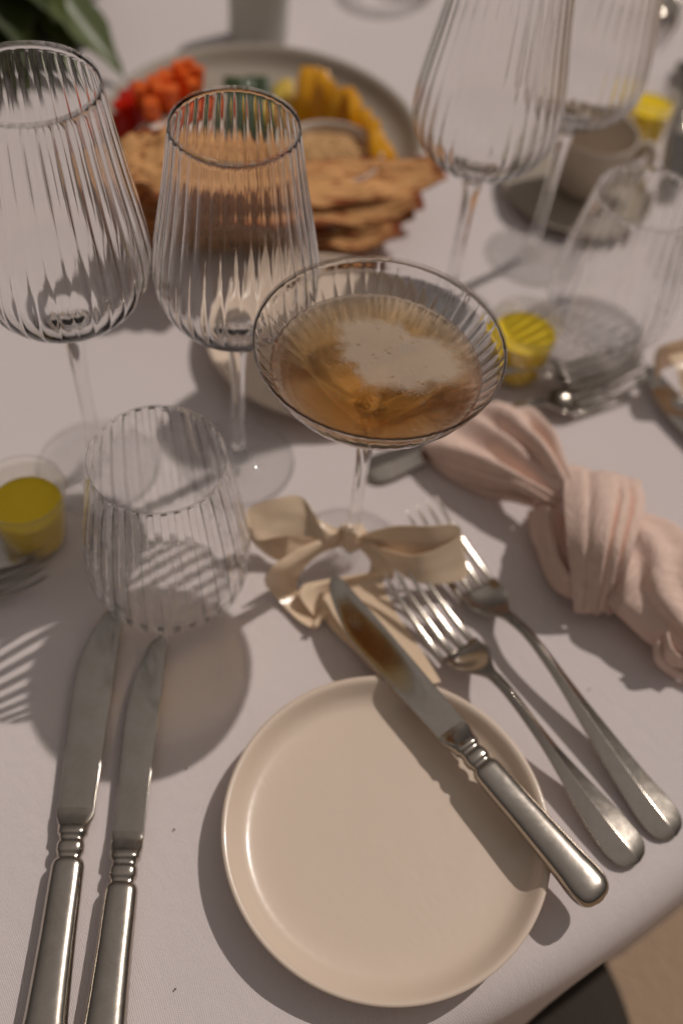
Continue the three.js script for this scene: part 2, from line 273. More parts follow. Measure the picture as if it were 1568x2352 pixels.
// a ribbon between two edges, each a list of [x, y, height] measured on the print
function ribbon(a, b, n = 60, th = 0.0005, crumple = 0.0012) {
  const ca = curve(a.map((p) => P(...p))), cb = curve(b.map((p) => P(...p)));
  return sheet(n, 14, (u, v) => { const p = ca.getPoint(u).lerp(cb.getPoint(u), v); p.y += crumple * nz(u * 7, v * 2.2, a[0][0]) * Math.sin(Math.PI * v) + 0.0014 * Math.sin(Math.PI * v) * Math.sin(u * 6); p.y = Math.max(p.y, 0.0012); return p; }, th, ribbonUV(0.15, 0.03));
}
{
  const t = thing('ribbon_bow', 'champagne coloured satin bow tied round the coupe stem', 'ribbon bow', V());
  // left loop: upper strip out, lower strip back
  part('loop', ribbon([[800, 1222, 0.026], [735, 1195, 0.034], [690, 1140, 0.036], [630, 1146, 0.036], [572, 1168, 0.033], [566, 1195, 0.030]],
    [[796, 1240, 0.022], [752, 1247, 0.026], [715, 1235, 0.024], [650, 1232, 0.022], [592, 1240, 0.021], [572, 1225, 0.022]]), M.satin, t);
  part('loop', ribbon([[566, 1195, 0.030], [574, 1188, 0.026], [620, 1205, 0.02], [690, 1232, 0.018], [760, 1236, 0.02], [800, 1228, 0.024]],
    [[572, 1225, 0.022], [580, 1246, 0.012], [640, 1288, 0.006], [700, 1280, 0.01], [760, 1262, 0.015], [800, 1246, 0.02]]), M.satin, t);
  // right loop: far strip out, round the end, near strip back
  part('loop', ribbon([[815, 1236, 0.026], [850, 1222, 0.034], [905, 1208, 0.040], [985, 1208, 0.041], [1040, 1205, 0.040], [1056, 1212, 0.038], [1050, 1232, 0.034], [1000, 1262, 0.030], [945, 1276, 0.029], [885, 1262, 0.027], [826, 1240, 0.026]],
    [[815, 1248, 0.021], [850, 1262, 0.018], [905, 1290, 0.014], [985, 1308, 0.013], [1050, 1306, 0.013], [1074, 1318, 0.013], [1064, 1330, 0.013], [1005, 1342, 0.013], [950, 1335, 0.013], [885, 1290, 0.018], [822, 1246, 0.021]], 90), M.satin, t);
  // left tail: out over the foot, folding down to a curl
  part('tail', ribbon([[792, 1230, 0.024], [740, 1238, 0.026], [672, 1268, 0.026], [622, 1306, 0.024], [607, 1336, 0.014], [638, 1376, 0.004], [690, 1428, 0.003], [724, 1444, 0.006], [720, 1428, 0.010]],
    [[796, 1244, 0.020], [752, 1262, 0.020], [712, 1290, 0.018], [690, 1318, 0.012], [680, 1352, 0.005], [700, 1362, 0.002], [738, 1398, 0.002], [752, 1412, 0.004], [746, 1402, 0.008]]), M.satin, t);
  // right tail: down over the foot, then spread flat under the knife and fork
  part('tail', ribbon([[812, 1232, 0.025], [846, 1240, 0.026], [884, 1272, 0.022], [905, 1308, 0.014], [880, 1330, 0.006], [905, 1400, 0.003], [958, 1478, 0.003], [1012, 1566, 0.013]],
    [[808, 1246, 0.020], [828, 1262, 0.020], [850, 1290, 0.016], [842, 1318, 0.010], [742, 1336, 0.006], [745, 1420, 0.002], [830, 1510, 0.003], [905, 1590, 0.016]]), M.satin, t);
  // second short strip peeping out on the left under the knife
  part('tail', ribbon([[742, 1338, 0.006], [700, 1342, 0.010], [688, 1366, 0.010], [724, 1420, 0.003]], [[760, 1330, 0.004], [830, 1322, 0.010], [900, 1308, 0.012], [905, 1330, 0.004]].reverse(), 30), M.satin, t);
  part('knot', grid(24, 40, (u, v) => { const a = v * 2 * Math.PI, h = lerp(0.0135, 0.0295, u), r = 0.0058 + 0.0024 * Math.sin(Math.PI * u) + 0.0006 * Math.sin(a * 5 + u * 4) + 0.0004 * Math.sin(u * 26); return V(coupeAt.x + r * Math.cos(a), h, coupeAt.z + r * Math.sin(a)); }, { closed: true, capA: true, capB: true }), M.satin, t);
  part('knot', ribbon([[783, 1205, 0.030], [790, 1222, 0.033], [797, 1240, 0.028]], [[824, 1206, 0.030], [820, 1226, 0.034], [815, 1246, 0.028]], 20), M.satin, t);
  const r2 = thing('ribbon_bow', 'champagne satin ribbon loop cut off by the right edge', 'ribbon bow', V());
  part('loop', ribbon([[1500, 830, 0.02], [1510, 800, 0.034], [1545, 785, 0.040], [1600, 775, 0.04], [1650, 800, 0.03]], [[1508, 880, 0.012], [1520, 850, 0.016], [1552, 838, 0.018], [1600, 830, 0.02], [1650, 850, 0.02]], 40), M.satin, r2);
  part('tail', ribbon([[1530, 812, 0.03], [1552, 850, 0.032], [1566, 900, 0.02], [1610, 960, 0.01]], [[1580, 800, 0.03], [1600, 840, 0.03], [1620, 880, 0.02], [1650, 930, 0.01]], 40), M.satin, r2);
}

// ---------------------------------------------------------------- cutlery
// pieces lie along x: tip at 0, end of the handle at +L; y up, z to the side
const ring = (n, f) => (u, v) => f(u, v * 2 * Math.PI);
function loft(stations, n, shape, uvs = 18) {   // stations: [x, y, halfHeight, halfWidth, zOffset, squareness]
  const S = stations;
  return grid(S.length - 1, n, (u, v, i) => shape(S[i], v * 2 * Math.PI), { closed: true, capA: true, capB: true, uv: (u, v, i) => [S[i][0] * uvs, v * 0.06 * uvs * 1.2], flip: true });
}
const sup = ([x, y, hy, hz, z0 = 0, k = 2.6], a) => { const c = Math.cos(a), s = Math.sin(a); return [x, y + hy * Math.sign(s) * Math.pow(Math.abs(s), 2 / k), z0 + hz * Math.sign(c) * Math.pow(Math.abs(c), 2 / k)]; };
const dense = (pts, n) => { // smooth interpolation of station rows
  const out = []; for (let i = 0; i <= n; i++) { const x = lerp(pts[0][0], pts[pts.length - 1][0], i / n); let k = 0; while (k < pts.length - 2 && x > pts[k + 1][0]) k++; const t = (x - pts[k][0]) / (pts[k + 1][0] - pts[k][0]);
    const row = [x]; for (let c = 1; c < pts[0].length; c++) { const a = pts[Math.max(0, k - 1)], b = pts[k], d = pts[k + 1], e = pts[Math.min(pts.length - 1, k + 2)], m1 = k ? (d[c] - a[c]) / (d[0] - a[0]) : (d[c] - b[c]) / (d[0] - b[0]), m2 = k < pts.length - 2 ? (e[c] - b[c]) / (e[0] - b[0]) : (d[c] - b[c]) / (d[0] - b[0]), hh = d[0] - b[0];
      row.push((2 * t ** 3 - 3 * t ** 2 + 1) * b[c] + (t ** 3 - 2 * t * t + t) * hh * m1 + (3 * t * t - 2 * t ** 3) * d[c] + (t ** 3 - t * t) * hh * m2); } out.push(row); }
  return out;
};
function knifeGeo(L, lb, side = 1, w = 1) {
  const y0 = 0.0062, wb = 0.0104 * w;
  // blade: thin wedge with a straight spine, curved belly and a blunt rounded tip
  const blade = (() => {
    const st = []; for (let i = 0; i <= 60; i++) {
      const s = Math.pow(i / 60, 1.6), x = s * lb, d = x / 0.046;
      let spine = wb * (1 - 0.12 * sstep(0.3, 1, s)), belly = -wb * (1.04 - 0.16 * sstep(0.45, 1, s));
      if (x < 0.046) belly = lerp(spine - 0.0075, belly, Math.pow(Math.sin(Math.min(1, d) * Math.PI / 2), 0.9));
      if (x < 0.006) { const q = Math.sqrt(Math.max(0, 1 - (1 - x / 0.006) ** 2)); const m = spine - 0.0045; spine = lerp(m, spine, q); belly = lerp(m, belly, q); }
      st.push([x, y0, spine, belly]);
    }
    const sec = [[1, 0.6], [1, -0.6], [0.93, -1], [0.3, -0.95], [-0.6, -0.7], [-0.95, -0.3], [-1, 0], [-0.95, 0.3], [-0.6, 0.7], [0.3, 0.95], [0.93, 1]];
    return grid(st.length - 1, sec.length, (u, v, i, j) => { const [x, y, sp, be] = st[i], [a, b] = sec[j % sec.length], c = (sp + be) / 2, h = (sp - be) / 2; return [x, y + b * 0.00095, side * (c + a * h)]; }, { closed: true, capA: true, capB: true, uv: (u, v, i, j) => [st[i][0] * 9, (sec[j % sec.length][0] * 0.01) * 9], flip: side > 0 });
  })();
  const b0 = lb - 0.003, bolster = loft(dense([[b0, y0, 0.0011, wb * 0.90, 0], [b0 + 0.004, y0, 0.0019, wb * 0.88, 0], [b0 + 0.0085, y0, 0.0036, 0.0078, 0], [b0 + 0.0105, y0, 0.0046, 0.0074, 0], [b0 + 0.013, y0, 0.0050, 0.0072, 0], [b0 + 0.0145, y0, 0.0040, 0.0062, 0], [b0 + 0.016, y0, 0.0039, 0.0060, 0], [b0 + 0.018, y0, 0.0047, 0.0066, 0], [b0 + 0.0215, y0, 0.0047, 0.0066, 0], [b0 + 0.0232, y0, 0.0038, 0.0058, 0], [b0 + 0.0245, y0, 0.0038, 0.0058, 0]], 60), 32, (s, a) => sup([...s, 2.8], a));
  const h0 = b0 + 0.0243, hl = L - h0;
  const hs = dense([[h0, y0, 0.0037, 0.0057], [h0 + 0.0015, y0, 0.0047, 0.0070], [h0 + 0.004, y0, 0.0052, 0.0078], [h0 + hl * 0.4, y0, 0.0057, 0.0084], [h0 + hl * 0.75, y0, 0.0062, 0.0095], [L - 0.012, y0, 0.0062, 0.0102], [L - 0.006, y0, 0.0059, 0.0096], [L - 0.0025, y0, 0.0048, 0.0076], [L - 0.0006, y0, 0.0028, 0.0044], [L, y0, 0.0008, 0.0012]], 90);
  const handle = loft(hs, 40, (s, a) => sup([...s, 0, 2.5], a));
  return { blade, bolster, handle };
}
function layAlong(o, tip, end, up = V(0, 1, 0)) {
  const X = end.clone().sub(tip).normalize(), Z = X.clone().cross(up).normalize(), Y = Z.clone().cross(X).normalize();
  o.quaternion.setFromRotationMatrix(new THREE.Matrix4().makeBasis(X, Y, Z)); o.position.copy(tip); return o;
}
function knife(label, tip, end, { lb = 0.118, L, side = -1, w = 1, up } = {}) {
  L ??= tip.distanceTo(end); const g = knifeGeo(L, lb, side, w);
  const t = thing('table_knife', label, 'knife', V(), 0, 'silver table knives');
  part('blade', g.blade, M.blade, t); part('bolster', g.bolster, M.silver, t); part('handle', g.handle, M.handle, t);
  return layAlong(t, tip, end, up);
}
function forkGeo(L, s = 1) {
  const yAt = (x) => { const k = [[0, 0.0165], [0.02, 0.0085], [0.045, 0.0026], [0.060, 0.0018], [0.068, 0.0046], [0.079, 0.0120], [0.092, 0.0168], [0.11, 0.0158], [0.14, 0.0102], [0.178, 0.0038], [0.206, 0.0022]]; return dense(k.map(([a, b]) => [a * L / 0.206, b]), 200)[clamp(Math.round(x / L * 200), 0, 200)][1]; };
  const yc = (x) => { const i = x / L * 200, a = Math.floor(i); return lerp(yAt(a / 200 * L), yAt(Math.min(1, (a + 1) / 200) * L), i - a); };
  const tl = 0.060 * s, hw = 0.0126 * s, tines = [];
  for (let k = 0; k < 4; k++) {
    const z0 = (k - 1.5) / 1.5 * (hw - 0.0016), rows = [];
    for (let i = 0; i <= 30; i++) { const x = i / 30 * tl, q = Math.min(1, Math.sqrt(i / 4)); rows.push([x, yc(x), lerp(0.0004, 0.0013, Math.min(1, x / tl * 1.5)) * q, lerp(0.0009, 0.00215, Math.min(1, x / tl * 1.3)) * q, z0 * lerp(0.93, 1, x / tl), 3]); }
    tines.push(loft(rows, 14, sup));
  }
  const hr = []; for (let i = 0; i <= 50; i++) { const x = lerp(tl - 0.0015, 0.0885 * s, i / 50), q = i / 50; hr.push([x, yc(x), lerp(0.0012, 0.0021, q), q < 0.28 ? hw * (1 - 0.03 * q) : lerp(hw * 0.99, 0.0033, sstep(0.26, 0.90, q)), 0, 3]); }
  // the head is dished: its middle lies lower than its sides
  const head = loft(hr, 40, (r, a) => { const p = sup(r, a), d = clamp(r[3] / hw, 0, 1) ** 2; p[1] += 0.0042 * d * (p[2] / hw) ** 2; return p; });
  const fr = dense([[0.088 * s, 0.0021, 0.0033], [0.108 * s, 0.0020, 0.0032], [0.135 * s, 0.0018, 0.0044], [L - 0.03, 0.0018, 0.0098], [L - 0.014, 0.0018, 0.0112], [L - 0.006, 0.0017, 0.0100], [L - 0.0015, 0.0012, 0.0060], [L, 0.0005, 0.0016]], 80);
  // flat facets meeting in a ridge along the middle
  const sec = [[1, 0], [0.98, 0.18], [0.94, 0.28], [0.5, 0.80], [0.04, 1.36], [0, 1.39], [-0.04, 1.36], [-0.5, 0.80], [-0.94, 0.28], [-0.98, 0.18], [-1, 0], [-0.95, -0.5], [-0.4, -0.85], [0.4, -0.85], [0.95, -0.5]];
  const handle = grid(fr.length - 1, sec.length, (u, v, i, j) => { const [x, hy, hz] = fr[i], [a, b] = sec[j % sec.length]; return [x, yc(x) + b * hy, a * hz]; }, { closed: true, capA: true, capB: true, uv: (u, v, i, j) => [fr[i][0] * 18, sec[j % sec.length][0] * 0.2], flip: true });
  return { tines, head, handle };
}
function fork(label, tip, end, { s = 1, L, up } = {}) {
  L ??= tip.distanceTo(end); const g = forkGeo(L, s);
  const t = thing('table_fork', label, 'fork', V(), 0, 'silver table forks');
  for (const x of g.tines) part('tine', x, M.silver, t);
  part('head', g.head, M.silver, t); part('handle', g.handle, M.silver, t);
  return layAlong(t, tip, end, up);
}
knife('longer of the two parallel knives, left of the plate', P(246, 1402, 0), P(98, 2440, 0), { lb: 0.120, L: 0.232 });
knife('shorter of the two parallel knives, nearest to the plate', P(352, 1474, 0), P(236, 2440, 0), { lb: 0.112, L: 0.215, w: 0.84 });
knife('knife lying slanted across the cream plate', P(742, 1352, 0.011), P(1372, 2080, 0.0165), { lb: 0.114, w: 0.98 });
fork('fork whose neck lies by the rim of the cream plate', P(905, 1330, 0.004), P(1462, 1985, 0.001), {});
fork('right-hand fork of the pair, its tine tips past the bow', P(957, 1190, 0.002), P(1546, 1925, 0), { s: 1.05 });
fork('fork slipped under the knotted pink napkin', P(1470, 872, 0.002), P(838, 1092, 0), { s: 1 });
fork('fork behind the coupe, under another fork', P(1462, 846, 0.006), P(870, 925, 0.004), { s: 1 });
fork('fork cut off by the left edge, below a yellow cup', P(122, 1322, 0.002), P(-480, 1440, 0), { s: 1 });
knife('knife at the left edge with only its tip in view', P(116, 1292, 0.003), P(-500, 1300, 0), { side: 1 });
knife('knife at the right edge beside the ribbon loop', P(1462, 862, 0), P(1900, 1330, 0), { side: -1 });
knife('knife at the upper right corner, seen edge on', P(1548, 470, 0), P(1580, -20, 0), { lb: 0.1, L: 0.22 });
fork('fork at the top right corner behind the wine glasses', P(1505, 105, 0), P(1600, -160, 0), { L: 0.2 });

// ---------------------------------------------------------------- plates, cup and saucer
const platePart = (R, H, n = 80) => smoothProfile([[0.00002, 0.003], [R * 0.55, 0.003], [R * 0.60, 0.0008], [R * 0.66, 0.0005], [R * 0.72, 0.0016], [R * 0.84, H * 0.28], [R * 0.945, H * 0.66], [R * 0.985, H * 0.92], [R * 0.985, H], [R * 0.955, H * 0.985], [R * 0.925, H * 0.82], [R * 0.885, H * 0.58], [R * 0.84, H * 0.44], [R * 0.78, H * 0.385], [R * 0.5, H * 0.36], [0.00002, H * 0.355]], n);
const plateAt = P(890, 1896, 0.0165); plateAt.y = 0;
{
  const pg = lathe(platePart(0.0826, 0.0165, 120), 160, { uvScale: 6 });
  solo('side_plate', pg, M.plate, 'cream stoneware side plate with a knife lying across it', 'plate', plateAt, 'cream side plates');
  const c = P(742, 770, 0.012); c.y = 0;
  solo('side_plate', pg, M.plate, 'cream side plate behind the coupe, mostly hidden', 'plate', c, 'cream side plates');
  const sc = V(0.160, 0, -0.724);
  solo('saucer', lathe(platePart(0.064, 0.011, 70), 96, { uvScale: 6 }), M.stoneware, 'beige saucer under the coffee cup', 'saucer', sc);
  const cup = thing('coffee_cup', 'beige stoneware coffee cup standing on a saucer', 'cup', V(0.163, 0.005, -0.73));
  part('cup_body', lathe(smoothProfile([[0.00002, 0.002], [0.017, 0.001], [0.0205, 0.003], [0.026, 0.018], [0.0315, 0.036], [0.0345, 0.052], [0.0347, 0.0533], [0.0335, 0.0538], [0.0322, 0.052], [0.0290, 0.036], [0.0235, 0.018], [0.017, 0.008], [0.00002, 0.0065]], 80), 96, { uvScale: 6 }), M.cupware, cup);
  part('handle', new THREE.TubeGeometry(curve([[0.030, 0.042, 0], [0.044, 0.046, 0], [0.050, 0.034, 0], [0.042, 0.020, 0], [0.026, 0.016, 0]]), 30, 0.0035, 10), M.cupware, cup);
}

// ---------------------------------------------------------------- little cups of yellow drink
function shotCup(label, pos, { fill = 0.034, H = 0.048, k = 1, turn = 0 } = {}) {
  const c = thing('shot_cup', label, 'shot cup', pos, turn, 'small clear plastic cups'); c.scale.setScalar(k);
  const out = [[0.00002, 0.0022], [0.0135, 0.0018], [0.0145, 0], [0.0162, 0.0004], [0.0168, 0.003], [0.0200, 0.02], [0.0225, H - 0.002], [0.0236, H - 0.001], [0.0234, H]];
  const inn = [[0.0224, H], [0.0216, H - 0.003], [0.0192, 0.02], [0.0160, 0.004], [0.0150, 0.0032], [0.00002, 0.0032]];
  part('cup_wall', lathe([...smoothProfile(out, 40), ...smoothProfile(inn, 30)], 72), M.cupPlastic, c);
  const rr = (h) => lerp(0.0161, 0.0213, (h - 0.004) / (H - 0.007));
  const y = thing('yellow_drink', label.replace(/^.*?cup/, 'bright yellow drink in the small cup'), 'drink', pos.clone(), turn, 'yellow drinks'); y.scale.setScalar(k);
  part('liquid', lathe([[0.00002, 0.0036], [0.0145, 0.0036], [rr(0.005) - 0.0004, 0.005], [rr(0.015) - 0.0004, 0.015], [rr(fill) - 0.0004, fill], [rr(fill) - 0.001, fill - 0.0003], [0.010, fill - 0.0004], [0.00002, fill - 0.0004]], 64), M.yellow, y);
}
shotCup('small clear plastic cup at the left edge, by the fork', P(85, 1240), { k: 1.04 });
shotCup('small clear plastic cup between the coupe and the right-hand tumbler', P(1178, 856), { k: 1.04, fill: 0.037 });
shotCup('small clear plastic cup at the far right, behind the coffee cup', P(1462, 330), { k: 1.0, fill: 0.037 });

// ---------------------------------------------------------------- vegetable platter
const platC = V(-0.104, 0, -0.722);
solo('platter', lathe(platePart(0.135, 0.026, 100), 160, { uvScale: 5 }), M.stoneware, 'round grey-beige platter of vegetables, dips and flatbread', 'platter', platC);
function bowl(label, at, R, H, fillMat, fillName, fillLabel, fillCat, fillH) {
  const b = thing('dip_bowl', label, 'bowl', at, 0, 'small dip bowls');
  part('bowl_body', lathe(smoothProfile([[0.00002, 0.001], [R * 0.5, 0], [R * 0.62, 0.002], [R * 0.86, H * 0.42], [R * 0.99, H * 0.93], [R, H], [R * 0.96, H * 1.01], [R * 0.92, H * 0.93], [R * 0.78, H * 0.42], [R * 0.5, H * 0.14], [0.00002, H * 0.12]], 70), 96), M.bowlware, b);
  const rf = R * 0.90;
  const g = grid(26, 72, (u, v) => { const t = v * 6.2832, r = rf * (1 - u) + 0.0003, x = r * Math.cos(t), z = r * Math.sin(t); return [x, fillH + (0.0045 * fbm(x * 90, z * 90, 1) + 0.005 * (1 - (r / rf) ** 2)) * sstep(0, 0.12, u), z]; }, { closed: true });
  const skirt = grid(3, 72, (u, v) => { const t = v * 6.2832, r = lerp(rf * 0.7, rf, u); return [r * Math.cos(t), lerp(H * 0.4, fillH, u), r * Math.sin(t)]; }, { closed: true });
  solo(fillName, mergeGeometries([skirt, g]), fillMat, fillLabel, fillCat, at.clone());
}
M.hummus = std({ color: rgb(0.62, 0.37, 0.16), roughness: 0.75, bumpMap: scuff, bumpScale: 0.0006 });
M.whiteDip = std({ color: rgb(0.78, 0.70, 0.60), roughness: 0.5 });
const onPlate = (x, y, h) => P(x, y, h);
bowl('small dip bowl of hummus among the yellow peppers', onPlate(752, 432, 0.011), 0.041, 0.034, M.hummus, 'hummus', 'sandy brown hummus heaped in the right-hand dip bowl', 'dip', 0.026);
bowl('small dip bowl of white dip, between the two glasses', onPlate(415, 405, 0.011), 0.035, 0.032, M.whiteDip, 'white_dip', 'smooth white dip in the left-hand dip bowl', 'dip', 0.030);
// sticks of vegetable: slightly bent bars with uneven cut faces
function stick(name, label, group, mat, a, b, w, h, bend = 0, curl = 0) {
  const L = a.distanceTo(b), s0 = rnd(100);
  const g = grid(14, 16, (u, v) => { const t = v * 6.2832, k = 0.92 + 0.16 * nz(u * 3, s0) - 0.10 * Math.pow(Math.abs(u - 0.5) * 2, 6), p = sup([0, 0, h / 2 * k, w / 2 * k, 0, 4.5], t + Math.PI / 4); return [u * L, p[1] + bend * Math.sin(Math.PI * u), p[2] + curl * Math.sin(Math.PI * u)]; }, { closed: true, capA: true, capB: true, flip: true });
  const cat = { carrot_stick: 'carrot stick', red_pepper_strip: 'red pepper', yellow_pepper_strip: 'yellow pepper', cucumber_stick: 'cucumber' }[name];
  return layAlong(solo(name, g, mat, label, cat, V(), group), a, b);
}
M.carrot = phy({ color: rgb(0.90, 0.15, 0.012), roughness: 0.4, bumpMap: scuff, bumpScale: 0.0006 });
M.redPepper = phy({ color: rgb(0.62, 0.018, 0.005), roughness: 0.25, clearcoat: 0.4 });
M.yellowPepper = phy({ color: rgb(0.92, 0.43, 0.002), roughness: 0.25, clearcoat: 0.3 });
M.yellowPale = phy({ color: rgb(0.85, 0.62, 0.10), roughness: 0.4 });
M.cucumber = phy({ color: rgb(0.035, 0.07, 0.018), roughness: 0.35, clearcoat: 0.3 });
{
  const cl = 'carrot stick in the bundle at the back left of the platter', rl = 'strip of red pepper piled at the left of the platter', yl = 'strip of yellow pepper piled at the right of the platter';
  const carrots = [[345, 300, 322, 200], [372, 290, 352, 185], [392, 280, 378, 172], [412, 285, 408, 150], [436, 275, 432, 142], [450, 300, 452, 158], [400, 320, 395, 205], [360, 330, 345, 235], [425, 300, 420, 168], [380, 310, 366, 200], [445, 320, 442, 190]];
  for (const [x0, y0, x1, y1] of carrots) stick('carrot_stick', cl, 'carrot sticks on the platter', M.carrot, P(x0, y0, 0.012), P(x1, y1 - 4, 0.062 + rnd(-0.006, 0.004)), 0.0125, 0.011, 0.001);
  const reds = [[300, 340, 268, 232], [318, 335, 285, 205], [335, 330, 312, 186], [352, 335, 338, 215], [286, 345, 262, 262], [310, 350, 290, 255], [330, 345, 322, 245], [345, 350, 345, 255]];
  reds.forEach(([x0, y0, x1, y1], i) => stick('red_pepper_strip', rl, 'red pepper strips on the platter', M.redPepper, P(x0, y0, 0.011), P(x1, y1, 0.050 - (i > 3 ? 0.012 : 0)), 0.0145, 0.006, 0.004, rnd(-0.004, 0.004)));
  for (let i = 0; i < 24; i++) { const k = i < 13 ? i : (i - 13) * 1.1 + 0.5, r = i < 13 ? 0 : 1, q = k / 12, x0 = lerp(690, 872, Math.pow(q, 0.85)), y0 = lerp(176, 330, q * q); stick('yellow_pepper_strip', yl, 'yellow pepper strips on the platter', M.yellowPepper, P(x0 - 22 + q * 30 + rnd(-8, 8), y0 + 108 + rnd(-8, 12), 0.013 + r * 0.006), P(x0 + rnd(-10, 10), y0 - r * 12 + rnd(-14, 14), 0.042 + r * 0.012), 0.0125, 0.006, 0.005, rnd(-0.005, 0.005)); }
  for (let i = 0; i < 5; i++) { const x = 532 + i * 17; stick('cucumber_stick', 'cucumber stick with dark green skin at the back of the platter', 'cucumber sticks on the platter', M.cucumber, P(x, 320, 0.014), P(x + rnd(-4, 4), 182 + rnd(-8, 10), 0.040), 0.017, 0.012, 0.001); }
  for (let i = 0; i < 2; i++) stick('cucumber_stick', 'pale cut cucumber stick beside the dark green ones', 'pale cucumber sticks', M.yellowPale, P(640 + i * 18, 290, 0.014), P(642 + i * 16, 196 - i * 10, 0.036), 0.013, 0.01, 0.001);
}
// flatbread: big blistered wavy sheets, toasted brown in spots and along the edges
const breadMap = (z) => tex(512, 256, (u, v) => { const e = Math.min(v, 1 - v, u * 2, (1 - u) * 2), t = clamp(0.5 + 0.8 * pn(u, v, 16, z) + 0.4 * pn(u, v, 50, z + 2) - 0.5 * (1 - sstep(0, 0.12, e)), 0, 1), k = sstep(-0.02, 0.34, t); return [lerp(0.55, 0.90, k), lerp(0.22, 0.68, k), lerp(0.05, 0.44, k)]; }, true);
{
  const maps = [breadMap(1), breadMap(5)];
  M.bread = maps.map((m) => std({ map: m, roughness: 0.8, bumpMap: scuff, bumpScale: 0.001 }));
  const order = ['lowest', 'second lowest', 'third from the bottom', 'middle', 'third from the top', 'second from the top', 'topmost'];
  const spec = [ // left end, right end (on the print), height, width, tilt
    [330, 540, 860, 545, 0.012, 0.012, 0.046, 0.1], [300, 515, 915, 522, 0.024, 0.018, 0.046, 0.2], [285, 490, 945, 495, 0.040, 0.023, 0.044, 0.25], [270, 460, 960, 468, 0.056, 0.028, 0.042, 0.25], [262, 430, 1014, 410, 0.070, 0.034, 0.040, 0.3], [255, 398, 692, 428, 0.085, 0.070, 0.042, 0.35], [246, 362, 668, 384, 0.100, 0.092, 0.046, 0.35]];
  spec.forEach(([xa, ya, xb, yb, h, hb, w, tilt], k) => {
    const a = P(xa, ya, h), b = P(xb, yb, hb), d = b.clone().sub(a), n = V(-d.z, 0, d.x).normalize();
    const g = sheet(80, 18, (u, v) => {
      const taper = 0.35 + 0.65 * Math.pow(Math.sin(Math.PI * clamp(u * 0.88 + 0.1, 0, 1)), 0.6), s = (v - 0.5) * w * taper * (1 + (k > 4 ? 0.45 : 0.24) * nz(u * (k > 4 ? 9 : 6), k * 3.1, v > 0.5 ? 4 : 0)), p = a.clone().addScaledVector(d, u).addScaledVector(n, s + 0.006 * nz(u * 4, k * 3, 2));
      p.y += 0.006 * nz(u * 5, v * 2 + k * 5, k) + 0.002 * nz(u * 16, v * 6, k + 4) - s * tilt + 0.006 * sstep(0.85, 1, u); p.y = Math.max(p.y, 0.012); return p;
    }, 0.003);
    solo('flatbread', g, M.bread[k % 2], 'flatbread sheet, ' + order[k] + ' in the stack on the platter', 'flatbread', V(), 'flatbread sheets on the platter');
  });
}

